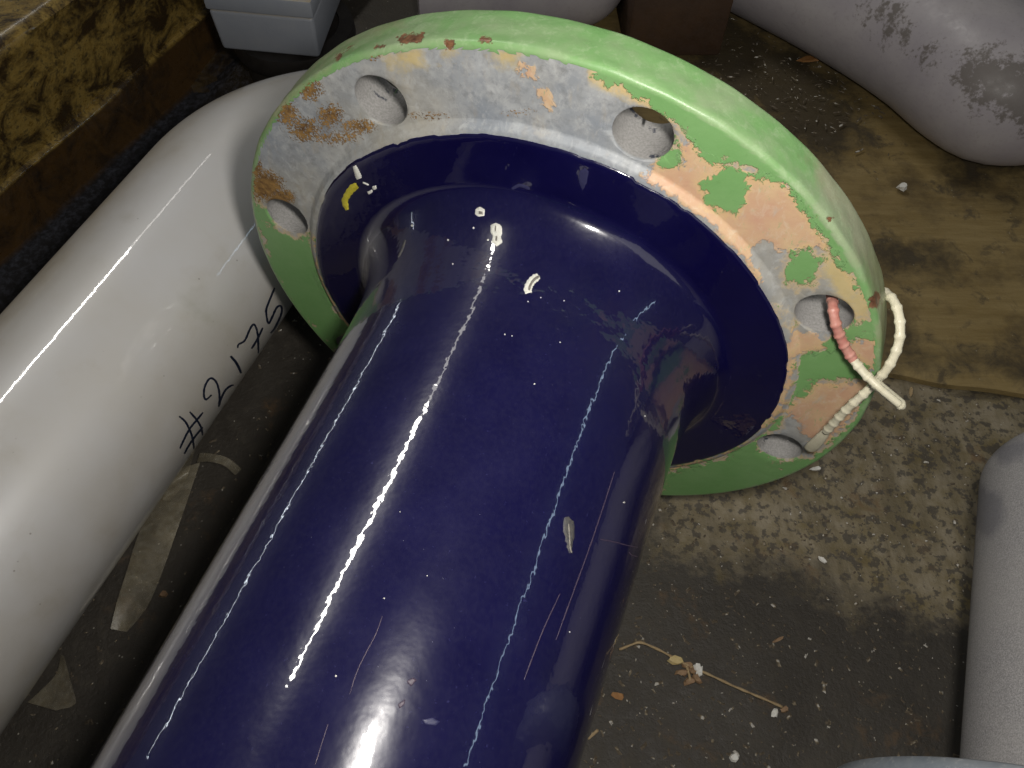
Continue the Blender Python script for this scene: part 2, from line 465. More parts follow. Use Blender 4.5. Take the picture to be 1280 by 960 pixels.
def tag(o, label, cat, group=None):
    o['label'] = label; o['category'] = cat
    if group: o['group'] = group
    return o


def frame(D):
    D = np.asarray(D, float); D = D / np.linalg.norm(D)
    a = np.cross(D, [0, 0, 1.0])
    if np.linalg.norm(a) < 1e-3: a = np.cross(D, [0, 1.0, 0])
    a /= np.linalg.norm(a)
    return D, a, np.cross(a, D)


def lathe(prof, P, D, n=96, closed=True, rfun=None):
    """prof: (radius, axial) list; closed joins last ring with first"""
    D, a, b = frame(D); P = np.asarray(P, float)
    th = np.linspace(0, 2 * np.pi, n, endpoint=False)
    V = []; Fc = []
    for j, (r, z) in enumerate(prof):
        for k, t in enumerate(th):
            rr = r if rfun is None else rfun(j, r, t)
            V.append(P + D * z + rr * (np.cos(t) * a + np.sin(t) * b))
    m_ = len(prof)
    for j in range(m_ if closed else m_ - 1):
        j2 = (j + 1) % m_
        for k in range(n):
            k2 = (k + 1) % n
            Fc.append((j * n + k, j * n + k2, j2 * n + k2, j2 * n + k))
    return np.array(V), Fc


def smooth_path(pts, n):
    pts = np.array(pts, float)
    d = np.r_[0, np.cumsum(np.linalg.norm(np.diff(pts, axis=0), axis=1))]
    P = np.vstack([2 * pts[0] - pts[1], pts, 2 * pts[-1] - pts[-2]])
    out = []
    for s in np.linspace(0, d[-1], n):
        i = min(np.searchsorted(d, s, 'right') - 1, len(pts) - 2)
        t = (s - d[i]) / (d[i + 1] - d[i])
        p0, p1, p2, p3 = P[i], P[i + 1], P[i + 2], P[i + 3]
        out.append(0.5 * ((2 * p1) + (-p0 + p2) * t + (2 * p0 - 5 * p1 + 4 * p2 - p3) * t * t + (-p0 + 3 * p1 - 3 * p2 + p3) * t ** 3))
    return np.array(out)


def sweep(path, rad, n=12, cap=True, flat=1.0, up=None):
    path = np.asarray(path, float); L = len(path)
    rad = np.full(L, rad) if np.isscalar(rad) else np.asarray(rad)
    T = np.gradient(path, axis=0); T /= np.linalg.norm(T, axis=1)[:, None]
    u = np.array([0, 0, 1.0]) if up is None else np.asarray(up, float)
    a = np.cross(T[0], u)
    if np.linalg.norm(a) < 1e-3: a = np.cross(T[0], [1.0, 0, 0])
    a /= np.linalg.norm(a)
    V = []; Fc = []
    for i in range(L):
        a = a - T[i] * (a @ T[i]); a /= np.linalg.norm(a); b = np.cross(T[i], a)
        for k in range(n):
            t = 2 * np.pi * k / n
            V.append(path[i] + rad[i] * (np.cos(t) * a + flat * np.sin(t) * b))
    for i in range(L - 1):
        for k in range(n):
            k2 = (k + 1) % n
            Fc.append((i * n + k, i * n + k2, (i + 1) * n + k2, (i + 1) * n + k))
    if cap:
        Fc.append(tuple(range(n))[::-1]); Fc.append(tuple((L - 1) * n + k for k in range(n)))
    return np.array(V), Fc


def hollow_sweep(path, r, wall, n=64):
    """a tube with open ends and a wall thickness"""
    Vo, Fo = sweep(path, r, n, False); Vi, Fi = sweep(path, r - wall, n, False)
    o = len(Vo); L = len(path)
    Fc = list(Fo) + [tuple(reversed([i + o for i in f])) for f in Fi]
    for k in range(n):
        k2 = (k + 1) % n
        Fc.append((k2, k, o + k, o + k2))
        e = (L - 1) * n
        Fc.append((e + k, e + k2, o + e + k2, o + e + k))
    return np.vstack([Vo, Vi]), Fc


def bevel_box(c, ax, ay, az, hx, hy, hz, bev=0.002, seg=2, taper=1.0):
    """box centred at c with half sizes along given axes, bevelled"""
    bm = bmesh.new()
    vs = []
    for sz in (-1, 1):
        k = taper if sz < 0 else 1.0
        for sx, sy in ((-1, -1), (1, -1), (1, 1), (-1, 1)):
            vs.append(bm.verts.new(tuple(np.asarray(c) + np.asarray(ax) * sx * hx * k + np.asarray(ay) * sy * hy * k + np.asarray(az) * sz * hz)))
    for f in ((3, 2, 1, 0), (4, 5, 6, 7), (0, 1, 5, 4), (1, 2, 6, 5), (2, 3, 7, 6), (3, 0, 4, 7)):
        bm.faces.new([vs[i] for i in f])
    bmesh.ops.recalc_face_normals(bm, faces=bm.faces)
    if bev: bmesh.ops.bevel(bm, geom=list(bm.edges), offset=bev, segments=seg, profile=0.5, affect='EDGES')
    bm.verts.ensure_lookup_table()
    V = [tuple(v.co) for v in bm.verts]; Fc = [[v.index for v in f.verts] for f in bm.faces]
    bm.verts.index_update()
    Fc = [[v.index for v in f.verts] for f in bm.faces]
    bm.free()
    return V, Fc


class Surf:
    """pixel -> point on a built surface"""
    def __init__(s, V, Fc):
        s.b = BVHTree.FromPolygons([Vector(v) for v in V], [list(f) for f in Fc])

    def hit(s, p):
        v = ray(p)
        loc, n, i, d = s.b.ray_cast(Vector(CAM), Vector(v))
        if loc is None: return None, None
        n = np.array(n)
        if n @ v > 0: n = -n
        return np.array(loc), n


def ribbon(surf, pts, width, h=0.00012, n=40, ends=0.6, taper=None):
    """a thin raised mark following a px polyline on a surface: closed solid"""
    pp = smooth_path([(x, y, 0) for x, y in pts], n)[:, :2]
    T = np.gradient(pp, axis=0); T /= np.linalg.norm(T, axis=1)[:, None]
    N = np.c_[-T[:, 1], T[:, 0]]
    V = []; Fc = []
    for i in range(n):
        e = min(i, n - 1 - i) / (n - 1)
        w = width * (ends + (1 - ends) * min(1, e * 8)) * 0.5
        if taper: w *= taper[0] + (taper[1] - taper[0]) * i / (n - 1)
        w *= 1 + 0.10 * math.sin(i * 1.7)
        for s_, z in ((-1, 0.0), (-0.7, h), (0.7, h), (1, 0.0)):
            x, nn_ = surf.hit(pp[i] + N[i] * w * s_)
            V.append(x + nn_ * (z + 0.00001) if x is not None else np.array([np.nan] * 3))
    bad = np.isnan(np.array(V)[:, 0]).reshape(n, 4).any(1)
    V = [np.nan_to_num(v_, nan=0.0) for v_ in V]
    if bad.all(): return None
    ok = np.where(~bad)[0][0]
    for i in np.where(bad)[0]:
        for k in range(4): V[i * 4 + k] = V[ok * 4 + k]
    for i in range(n - 1):
        if bad[i] or bad[i + 1]: continue
        for k in range(3):
            Fc.append((i * 4 + k, i * 4 + k + 1, (i + 1) * 4 + k + 1, (i + 1) * 4 + k))
    return V, Fc


def blob(surf, poly, h=0.0003, rag=0.12, sub=3):
    """a thin domed flake with a ragged outline given in px"""
    poly = np.array(poly, float)
    out = []
    for a, b in zip(poly, np.roll(poly, -1, 0)):
        for i in range(sub): out.append(a + (b - a) * i / sub)
    out = np.array(out); c = out.mean(0)
    sz = np.abs(out - c).mean()
    out = out + RNG.normal(0, rag * sz * 0.5, out.shape)
    V = []; Fc = []
    n = len(out)
    for k, z in ((1.0, 0.0), (0.92, h * 0.9), (0.55, h)):
        for q in out:
            x, nn_ = surf.hit(c + (q - c) * k)
            if x is None: return None
            V.append(x + nn_ * (z + 0.00001))
    x, nn_ = surf.hit(c)
    if x is None: return None
    V.append(x + nn_ * h)
    for r in range(2):
        for k in range(n):
            k2 = (k + 1) % n
            Fc.append((r * n + k, r * n + k2, (r + 1) * n + k2, (r + 1) * n + k))
    for k in range(n): Fc.append((2 * n + k, 2 * n + (k + 1) % n, 3 * n))
    return V, Fc


def soft(px, blobs):
    r = np.zeros(len(px))
    for x, y, rx, ry, v in blobs:
        d = ((px[:, 0] - x) / rx) ** 2 + ((px[:, 1] - y) / ry) ** 2
        r = np.maximum(r, v * np.exp(-d))
    return r


# ------------------------------------------------------------------ setting: floor
nx, ny = 240, 240
gx = np.linspace(-1.1, 1.3, nx); gy = np.linspace(-0.7, 1.7, ny)
X, Y = np.meshgrid(gx, gy)
V = np.c_[X.ravel(), Y.ravel(), np.zeros(nx * ny)]
Fc = [(j * nx + i, j * nx + i + 1, (j + 1) * nx + i + 1, (j + 1) * nx + i) for j in range(ny - 1) for i in range(nx - 1)]
px = project(V)
front = ((V - CAM) @ M)[:, 2] > 0.05
tan = sdfs(px, [[(820, 600), (1000, 560), (1110, 440), (1300, 470), (1300, 700), (1215, 780), (1150, 770), (1110, 740), (1060, 770), (1000, 705), (930, 710), (820, 690)]], 80)
tan[~front] = -80
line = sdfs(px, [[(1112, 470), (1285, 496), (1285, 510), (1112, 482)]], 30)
fo = mesh_obj('floor', V, Fc, mt('floor'), attrs=dict(tan=tan, line=line))
fo['kind'] = 'structure'

# plywood board lying on the floor, its edge running away to the right of the flange
A = at_z((1115, 466), 0.006); B = at_z((1280, 490), 0.006); A[2] = B[2] = 0.0042
dx = (B - A) / np.linalg.norm(B - A); dy = np.array([-dx[1], dx[0], 0])
bw, bh = 0.86, 0.62
c0 = A - dx * 0.20
N1, N2 = 100, 76
V = []; Fc = []
for j in range(N2):
    for i in range(N1):
        wob = 0.0012 * math.sin(i * 0.9) * math.sin(i * 0.31) if j == 0 else 0
        V.append(c0 + dx * (bw * i / (N1 - 1)) + dy * (bh * j / (N2 - 1) + wob))
for j in range(N2 - 1):
    for i in range(N1 - 1):
        Fc.append((j * N1 + i, j * N1 + i + 1, (j + 1) * N1 + i + 1, (j + 1) * N1 + i))
V = np.array(V); top = len(V)
Vb = V.copy(); Vb[:, 2] = 0.0006
per = [i for i in range(N1)] + [j * N1 + N1 - 1 for j in range(1, N2)] + [(N2 - 1) * N1 + i for i in range(N1 - 2, -1, -1)] + [j * N1 for j in range(N2 - 2, 0, -1)]
V = np.vstack([V, Vb[per]])
np_ = len(per)
for k in range(np_):
    k2 = (k + 1) % np_
    Fc.append((per[k2], per[k], top + k, top + k2))
Fc.append(tuple(top + k for k in range(np_))[::-1])
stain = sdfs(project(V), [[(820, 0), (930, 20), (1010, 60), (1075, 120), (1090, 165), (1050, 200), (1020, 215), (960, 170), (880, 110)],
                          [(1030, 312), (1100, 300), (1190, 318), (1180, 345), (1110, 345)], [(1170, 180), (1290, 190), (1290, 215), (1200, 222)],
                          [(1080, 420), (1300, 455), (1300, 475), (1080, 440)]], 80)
bo = mesh_obj('plywood_board', V, Fc, mt('board'), smooth=False, attrs=dict(stain=stain))
tag(bo, 'thin stained yellow-brown plywood board lying on the dark floor behind the green flange', 'board')

# ------------------------------------------------------------------ blue enamelled pipe with green flange
CF = np.array([0.01564676, 0.17827432, 0.1145])
DF = np.array([0.345723896, 0.938336287, 0.0])
E1 = np.array([-0.92085949, 0.33928468, 0.19210339]); E1 -= DF * (E1 @ DF); E1 /= np.linalg.norm(E1)
E2 = np.cross(DF, E1)
if E2[2] < 0: E2 = -E2
RO, TH = 0.1145, 0.0158
RP = 0.0583
pipe = thing('flanged_pipe', 'glossy dark blue enamelled pipe with a chipped green flange on its end', 'pipe', (CF[0], CF[1], 0))


def fpt(r, a, z):
    return CF + r * (np.cos(a) * E1 + np.sin(a) * E2) + z * DF


hole_ang = [0.4, 46.9, 92.4, 138.8, 184.4, 229.0, 272.5, 315.0]
hole_ang = [math.radians(a) for a in hole_ang]
HB, HR = 0.0999, 0.0083
RI, RE = 0.0910, 0.1128


def flange_mesh(na=72, nr=24, K=18):
    V = []; Fc = []; kind = []
    bounds = []
    for i in range(8):
        a0 = hole_ang[i]; a1 = hole_ang[(i + 1) % 8] + (2 * math.pi if i == 7 else 0)
        bounds.append((a0 + a1) / 2)
    full = []
    for side, z in ((0, 0.0), (1, TH)):
        ri = RI if side == 0 else 0.080
        for i in range(8):
            b0 = bounds[i - 1] - (2 * math.pi if i == 0 else 0); b1 = bounds[i]
            P = []
            for k in range(nr): P.append((ri + (RE - ri) * k / nr, b0))
            for k in range(na): P.append((RE, b0 + (b1 - b0) * k / na))
            for k in range(nr): P.append((RE + (ri - RE) * k / nr, b1))
            for k in range(na): P.append((ri, b1 + (b0 - b1) * k / na))
            if side == 0: full += [b0 + (b1 - b0) * k / na for k in range(na)]
            n = len(P); hc = np.array([math.cos(hole_ang[i]), math.sin(hole_ang[i])]) * HB
            KK = K if side == 0 else 2
            base = len(V)
            hol = []
            for (r, a) in P:
                q = np.array([r * math.cos(a), r * math.sin(a)]); w = q - hc; w /= np.linalg.norm(w)
                hp = hc + w * HR; hol.append(w)
                for k in range(KK + 1):
                    t = (k / KK)
                    s_ = hp + (q - hp) * t
                    zz = z + (0.0005 * (1 - t * 14) if side == 0 and t < 0.07 else 0)
                    if k == 0: s_ = hc + w * (HR + 0.0)
                    V.append(CF + s_[0] * E1 + s_[1] * E2 + zz * DF); kind.append(0 if side == 0 else 4)
            for j in range(n):
                j2 = (j + 1) % n
                for k in range(KK):
                    Fc.append((base + j * (KK + 1) + k, base + j2 * (KK + 1) + k, base + j2 * (KK + 1) + k + 1, base + j * (KK + 1) + k + 1))
            if side == 0:     # bore of the bolt hole
                wb = len(V); zs = [0.0005, 0.0011, 0.004, 0.008, 0.012, TH]
                for w in hol:
                    for zz in zs:
                        q = hc + w * HR
                        V.append(CF + q[0] * E1 + q[1] * E2 + zz * DF); kind.append(3 if zz > 0.0006 else 0)
                m_ = len(zs)
                for j in range(n):
                    j2 = (j + 1) % n
                    for k in range(m_ - 1):
                        Fc.append((wb + j * m_ + k, wb + j2 * m_ + k, wb + j2 * m_ + k + 1, wb + j * m_ + k + 1))
    # outer rim with rounded corners and inner raised step
    R1 = RO - RE
    rim = [(RE + R1 * math.sin(t), R1 * (1 - math.cos(t))) for t in np.linspace(0, math.pi / 2, 6)]
    rim += [(RO, R1 + (TH - 2 * R1) * k / 8) for k in range(1, 9)]
    rim += [(RE + R1 * math.cos(t), TH - R1 + R1 * math.sin(t)) for t in np.linspace(0, math.pi / 2, 6)[1:]]
    step = [(RI, 0.0), (0.0903, -0.0004), (0.0893, -0.0016), (0.0886, -0.0020), (0.0870, -0.0021), (0.080, -0.0021), (0.080, TH)]
    for prof, kd in ((rim, 1), (step, 2)):
        base = len(V); n = len(full)
        for (r, z) in prof:
            for a in full:
                dn = 0
                if kd == 1 and 0.0005 < z < TH - 0.0005:
                    dn = 0.00012 * math.sin(a * 37) * math.sin(a * 11 + z * 900)
                V.append(fpt(r + dn, a, z)); kind.append(kd)
        for j in range(len(prof) - 1):
            for k in range(n):
                k2 = (k + 1) % n
                Fc.append((base + j * n + k, base + j * n + k2, base + (j + 1) * n + k2, base + (j + 1) * n + k))
    return np.array(V), Fc, np.array(kind)


V, Fc, kind = flange_mesh()
px = project(V)
GREEN = [
    [(312, 250), (316, 262), (338, 336), (363, 386), (417, 440), (440, 410), (413, 372), (399, 340), (393, 297), (372, 294), (345, 288), (333, 262)],
    [(745, 80), (836, 114), (895, 152), (963, 200), (990, 228), (960, 222), (930, 208), (900, 205), (875, 190), (853, 168), (842, 150), (810, 130), (770, 106), (745, 94)],
    [(826, 195), (848, 172), (855, 196), (850, 208), (828, 208)],
    [(872, 228), (899, 221), (913, 206), (928, 213), (935, 236), (922, 268), (904, 266), (880, 255)],
    [(936, 216), (948, 212), (950, 222), (938, 226)], [(908, 206), (920, 203), (922, 212)],
    [(985, 226), (1017, 259), (1062, 312), (1095, 360), (1100, 390), (1078, 364), (1050, 328), (1030, 302), (1005, 266), (986, 240)],
    [(979, 340), (990, 322), (1010, 312), (1032, 320), (1024, 331), (1019, 357), (999, 359), (985, 352)],
    [(960, 384), (976, 388), (993, 404), (989, 415), (979, 421), (969, 408)],
    [(1030, 424), (1053, 416), (1069, 402), (1092, 396), (1102, 372), (1116, 417), (1110, 470), (1097, 458), (1098, 418), (1069, 422), (1050, 431), (1034, 428)],
    [(987, 450), (1010, 440), (1046, 435), (1061, 447), (1082, 456), (1078, 473), (1053, 477), (1042, 481), (1030, 477), (1018, 477), (999, 492), (978, 513), (974, 532), (958, 545), (950, 540), (974, 508), (986, 474)],
    [(830, 592), (878, 578), (917, 563), (945, 543), (968, 530), (952, 548), (948, 562), (966, 574), (990, 576), (1014, 574), (1034, 560), (1061, 532), (1078, 511), (1088, 494), (1105, 480), (1100, 510), (1080, 540), (1048, 575), (999, 602), (936, 622), (878, 630), (820, 632)],
]
PEACH = [
    [(796, 224), (815, 208), (835, 200), (852, 206), (846, 182), (858, 168), (875, 186), (905, 205), (985, 230), (1052, 328), (1035, 312), (1000, 308), (975, 312), (955, 303), (938, 308), (940, 340), (936, 330), (900, 293), (845, 250)],
    [(936, 338), (950, 342), (953, 352), (944, 352)],
    [(980, 426), (993, 411), (1022, 417), (1034, 429), (1046, 434), (1014, 441), (983, 450)],
    [(1055, 436), (1077, 424), (1096, 416), (1102, 430), (1095, 466), (1081, 457), (1065, 447)],
    [(1018, 477), (1053, 476), (1091, 474), (1087, 497), (1053, 538), (1014, 568), (1007, 550), (997, 530), (981, 513), (999, 492)],
    [(650, 78), (665, 82), (668, 100), (655, 98)], [(670, 112), (688, 118), (690, 134), (680, 132)],
    [(984, 440), (992, 446), (990, 475), (978, 512), (958, 532), (915, 562), (840, 592), (838, 584), (912, 553), (953, 523), (974, 494), (982, 460)],
    [(393, 296), (398, 300), (402, 340), (418, 374), (438, 408), (433, 414), (410, 378), (396, 345)],
]
YELLOW = [[(1036, 318), (1062, 338), (1088, 370), (1094, 397), (1072, 400), (1058, 378), (1040, 362), (1028, 335)],
          [(478, 66), (520, 58), (530, 80), (505, 88)], [(548, 56), (575, 52), (578, 68), (555, 70)], [(612, 58), (650, 62), (645, 78), (622, 78)],
          [(740, 86), (800, 108), (845, 140), (838, 150), (790, 125), (745, 104)], [(985, 250), (1010, 270), (1030, 300), (1010, 300)]]
RUST = [(388, 113, 17, 14, 0.95), (413, 144, 17, 15, 0.95), (381, 162, 20, 16, 1.0), (358, 140, 16, 18, 0.9), (332, 232, 20, 17, 1.5), (350, 247, 18, 11, 1.25), (449, 158, 24, 10, 0.8),
        (420, 172, 40, 12, 0.55), (535, 145, 40, 9, 0.45), (650, 140, 40, 9, 0.35), (322, 215, 9, 14, 1.0), (470, 72, 14, 6, 0.5)]
CHIP = [[(494, 46), (530, 41), (528, 54), (498, 55)], [(468, 56), (482, 53), (482, 60), (470, 61)], [(596, 46), (612, 45), (616, 53), (600, 54)], [(1084, 374), (1098, 362), (1101, 380), (1090, 388)],
        [(1034, 270), (1042, 272), (1040, 278), (1033, 277)], [(420, 70), (428, 66), (428, 72), (422, 76)], [(434, 60), (440, 56), (442, 62)], [(553, 50), (570, 48), (572, 60), (556, 62)]]
DIRT_AND_SHADE = [[(285, 150), (325, 165), (313, 205), (313, 255), (322, 300), (365, 388), (425, 445), (410, 460), (330, 390), (285, 260)],  # first strip paints the flange's tan cast shadow onto the rim
        [(330, 160), (360, 95), (420, 50), (500, 20), (500, 32), (440, 55), (390, 90), (350, 145)],
        [(1010, 170), (1080, 240), (1125, 330), (1125, 480), (1100, 440), (1092, 370), (1060, 290), (1020, 225)]]
g = sdfs(px, GREEN)
off = kind == 1
g[off] = 120; g[kind == 4] = 120
p = sdfs(px, PEACH); p[kind == 1] = -40
inner = kind == 2
g[inner] = np.minimum(g[inner], -6)
yl = sdfs(px, YELLOW); yl[off] = -40
rs = soft(px, RUST); rs[(kind == 1)] *= 0.5; rs[kind >= 3] = 0
wall = (kind == 3).astype(float)
ch = sdfs(px, CHIP); ch[kind >= 3] = -40
di = sdfs(px, DIRT_AND_SHADE); di[kind != 1] = -40
# at the shared bevel edge the painted band must not bleed: rim vertices coincide with face vertices there
fl_o = mesh_obj('flange', V, Fc, mt('flange'), pipe, attrs=dict(green=g, peach=p, yellow=yl, rust=rs, wall=wall, chip=ch, dirt=di, rim=(kind == 1).astype(float)))
fl_o['label'] = 'round steel flange with worn green paint, peach primer and rust'
me = fl_o.data
bm = bmesh.new(); bm.from_mesh(me); bmesh.ops.remove_doubles(bm, verts=bm.verts, dist=2e-6); bmesh.ops.recalc_face_normals(bm, faces=bm.faces); bm.to_mesh(me); bm.free()
me.set_sharp_from_angle(angle=math.radians(50))
FLANGE = Surf(V, Fc)

# blue body: end plate in the bore, ragged enamel edge, fillet, barrel
RL = 0.0875
nseg = 420
jag = np.zeros(nseg)
lev = 0.0
for k in range(nseg):
    if random.random() < 0.25: lev = random.choice([0, 0, 0, 0.0003, 0.0006, -0.0004, 0.0010]) * random.random()
    jag[k] = lev
jag += 0.00025 * np.sin(np.linspace(0, 2 * np.pi, nseg, endpoint=False) * 9 + 1)
prof = [(0.050, TH + 0.003), (0.0795, TH + 0.003), (0.0797, -0.0018), (RL, -0.0021), (RL - 0.0002, -0.0025), (RL - 0.0009, -0.0027)]
RC, RFIL, TE = 0.0712, 0.0065, math.radians(56)
for k in range(1, 9): prof.append((RL - 0.0009 - (RL - 0.0009 - RC) * k / 8, -0.0027 - 0.0004 * (k / 8) ** 2))
z0 = -0.0031
for t in np.linspace(0, TE, 12)[1:]:
    prof.append((RC - RFIL * math.sin(t), z0 - RFIL * (1 - math.cos(t))))
ra, za = prof[-1]
lam = (ra - RP) * math.tan(TE)
for k in range(1, 30):
    q = lam * 6 * (k / 29) ** 1.6
    prof.append((RP + (ra - RP) * math.exp(-q / lam), za - q))
zb = prof[-1][1]
for k in range(1, 31): prof.append((RP, zb - (0.46 + zb) * k / 30))
prof.append((0.050, -0.46))


def rf(j, r, t):
    if 3 <= j <= 5: return r - jag[int(t / (2 * math.pi) * nseg) % nseg]
    return r


V, Fc = lathe(prof, CF, DF, nseg, True, rf)
body = mesh_obj('pipe_body', V, Fc, mt('blue'), pipe, fix=True, sharp=60)
body['label'] = 'dark blue enamelled barrel flaring into the flange'
BLUE = Surf(V, Fc)

# far (unseen) end flange that carries the pipe behind the camera
R2 = RO
V, Fc = lathe([(0.0590, -0.459), (R2 - 0.0015, -0.459), (R2, -0.4575), (R2, -0.4445), (R2 - 0.0015, -0.443), (0.0590, -0.443)], CF, DF, 96)
kk = len(V)
mesh_obj('flange', V, Fc, mt('flange'), pipe, attrs=dict(green=np.full(kk, 40.), peach=np.full(kk, -40.), yellow=np.full(kk, -40.), rust=np.zeros(kk), wall=np.zeros(kk), chip=np.full(kk, -40.), dirt=np.full(kk, -40.), rim=np.ones(kk)), sharp=40)


def mark(surf, mat, poly=None, line=None, width=3, name='chip', parent=pipe, h=0.0003, label=None, n=24, rag=0.12, **k):
    r = blob(surf, poly, h, rag) if poly is not None else ribbon(surf, line, width, h, n, **k)
    if r is None:
        print('mark missed', name, poly or line); return None
    o = mesh_obj(name, r[0], r[1], mt(mat), parent)
    if label: o['label'] = label
    return o


# chips, drips and scuffs on the blue enamel
mark(BLUE, 'chipw', poly=[(594, 262), (600, 258), (606, 262), (606, 270), (598, 271), (594, 268)], name='chip', label='small white chip in the blue enamel')
mark(BLUE, 'chipd', poly=[(599, 264), (604, 265), (604, 269), (599, 268)], name='chip_core', h=0.0005)
mark(BLUE, 'chipw', poly=[(613, 282), (620, 278), (627, 283), (628, 292), (626, 296), (628, 303), (621, 308), (615, 303), (616, 295), (613, 290)], name='chip', label='white hourglass-shaped mark on the blue enamel')  # white double-lobed mark laid on the enamel
mark(BLUE, 'chipd', line=[(620, 283), (619.5, 290)], width=1.6, name='chip_core', h=0.0005)
mark(BLUE, 'chipd', line=[(621, 296), (620.5, 302)], width=2.6, name='chip_core', h=0.0005)
mark(BLUE, 'chipw', line=[(661, 367), (660, 360), (665, 351), (673, 345)], width=10, name='chip', label='white bean-shaped chip in the blue enamel', ends=0.75)
mark(BLUE, 'chipd', line=[(661, 364), (663, 357), (668, 350), (674, 346)], width=3.6, name='chip_core', h=0.0006)
mark(BLUE, 'scuff', poly=[(705, 648), (712, 645), (717, 652), (718, 668), (716, 680), (712, 692), (709, 684), (706, 672), (704, 660)], name='scuff', h=0.00025, label='grey-brown tadpole-shaped scuff on the blue barrel')
mark(BLUE, 'chipd', line=[(710, 655), (711, 668), (712, 684), (714, 691)], width=2, name='scuff_core', h=0.0004)
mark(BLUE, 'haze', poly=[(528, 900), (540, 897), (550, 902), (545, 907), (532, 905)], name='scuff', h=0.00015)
mark(BLUE, 'scratch_and_glint', poly=[(508, 852), (516, 847), (521, 850), (514, 858)], name='scuff', h=0.00015)
mark(BLUE, 'scratch_and_glint', poly=[(498, 880), (506, 874), (506, 880), (499, 886)], name='scuff', h=0.00015)
mark(BLUE, 'chipw', line=[(443, 207), (446, 215), (449, 223)], width=7, name='drip', label='short white drip over the edge of the blue enamel', ends=0.8, taper=(0.7, 1.2))
mark(BLUE, 'yellow', line=[(447, 231), (440, 236), (434, 244), (431, 252), (434, 262)], width=9, name='yellow_mark', label='curved yellow paint mark on the blue enamel', taper=(1.15, 0.75))
mark(BLUE, 'chipw', poly=[(465, 233), (470, 232), (471, 236), (467, 237)], name='chip', rag=0.3)
mark(BLUE, 'chipw', poly=[(459, 240), (465, 237), (466, 240), (461, 243)], name='chip', rag=0.3)
mark(BLUE, 'chipw', line=[(454, 228), (461, 231)], width=1.6, name='chip')
mark(BLUE, 'scuff', line=[(498, 322), (503, 312), (507, 300)], width=2, name='scratch_and_glint')
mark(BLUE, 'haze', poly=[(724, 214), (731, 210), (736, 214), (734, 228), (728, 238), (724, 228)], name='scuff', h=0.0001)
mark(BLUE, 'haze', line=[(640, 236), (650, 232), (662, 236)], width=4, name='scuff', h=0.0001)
for (x, y) in ((631, 418), (700, 428), (560, 300), (515, 282), (676, 372), (774, 364), (806, 520), (668, 480), (480, 748), (534, 720), (500, 640), (712, 790), (420, 845), (780, 628), (660, 377), (610, 300), (592, 285), (566, 330), (640, 420), (705, 376)):
    s_ = random.uniform(0.8, 1.6)
    mark(BLUE, 'chipw', poly=[(x - s_, y), (x, y - s_), (x + s_, y), (x, y + s_)], name='pinhole_chip', h=0.0001)
# fine scratches, and faint pinkish reflections painted on as thin strips
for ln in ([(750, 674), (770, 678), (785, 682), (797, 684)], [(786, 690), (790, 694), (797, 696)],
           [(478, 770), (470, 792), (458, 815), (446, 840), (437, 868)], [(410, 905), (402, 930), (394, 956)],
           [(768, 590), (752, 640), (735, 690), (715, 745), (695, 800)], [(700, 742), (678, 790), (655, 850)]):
    mark(BLUE, 'scratch_and_glint', line=ln, width=1.3, name='scratch_and_glint', h=0.00006, n=20)
# pencil-thin brush drip of old paint on the lower flange edge is part of the flange paint

# ------------------------------------------------------------------ beaded cable ties threaded through the flange holes
def face_pt(p, z):
    v = ray(p); P0 = CF + DF * z
    return CAM + v * (((P0 - CAM) @ DF) / (v @ DF))


def tie(pts, base_r, bead_r, pitch, n=160, flat=0.7):
    P = smooth_path([face_pt((x, y), z) for x, y, z in pts], n)
    d = np.r_[0, np.cumsum(np.linalg.norm(np.diff(P, axis=0), axis=1))]
    bead = np.clip(np.cos(d / pitch * 2 * np.pi), 0, 1) ** 2
    ir = RNG.normal(1, 0.06, n)
    r = base_r + (bead_r - base_r) * bead * ir
    return P, d, r


tA = thing('cable_tie', 'beaded cable tie with a pink-stained end poking out of a bolt hole', 'cable tie', face_pt((1095, 480), -0.006), 'cable ties on the flange')
P, d, r = tie([(1040, 371, 0.007), (1041, 382, 0.001), (1044, 402, -0.0025), (1052, 425, -0.0035), (1064, 446, -0.0045), (1080, 466, -0.007), (1094, 479, -0.0088), (1112, 494, -0.0095), (1130, 509, -0.010)], 0.00145, 0.0018, 0.0042)
ncut = 88
V, Fc = sweep(P[:ncut + 1], r[:ncut + 1] * 1.02, 12, True, 0.8); o = mesh_obj('pink_strap', V, Fc, mt('tiered'), tA)
o['label'] = 'pink-stained beaded half of the tie'
r2 = r.copy(); r2[118:] = 0.0018; r2[155:] = np.linspace(0.0018, 0.0010, 5)
V, Fc = sweep(P[ncut:], r2[ncut:], 12, True, 0.8); mesh_obj('strap', V, Fc, mt('tie'), tA)
P2 = P[104:146].copy() - DF * 0.0006 + np.array([0.0012, -0.0012, 0.0])
V, Fc = sweep(P2, 0.0012, 10); mesh_obj('doubled_strand', V, Fc, mt('tie'), tA)
tB = thing('cable_tie', 'cream beaded cable tie curling round the flange rim with a flat tongue', 'cable tie', face_pt((1095, 480), -0.003), 'cable ties on the flange')
P, d, r = tie([(1011, 563, -0.0045), (1024, 549, -0.0068), (1040, 531, -0.0082), (1060, 510, -0.0082), (1080, 492, -0.0066), (1096, 476, -0.0042), (1112, 456, -0.002), (1123, 430, 0.002), (1125, 405, 0.006), (1120, 382, 0.011), (1110, 368, 0.016), (1098, 362, 0.021)], 0.00140, 0.00175, 0.0044)
k0 = 36
V, Fc = sweep(P[k0 - 1:], r[k0 - 1:], 12, True, 0.85); mesh_obj('strap', V, Fc, mt('tie'), tB)
rt = np.interp(np.arange(k0), [0, 3, 10, 28, k0 - 1], [0.0012, 0.0021, 0.0024, 0.0019, 0.0014])
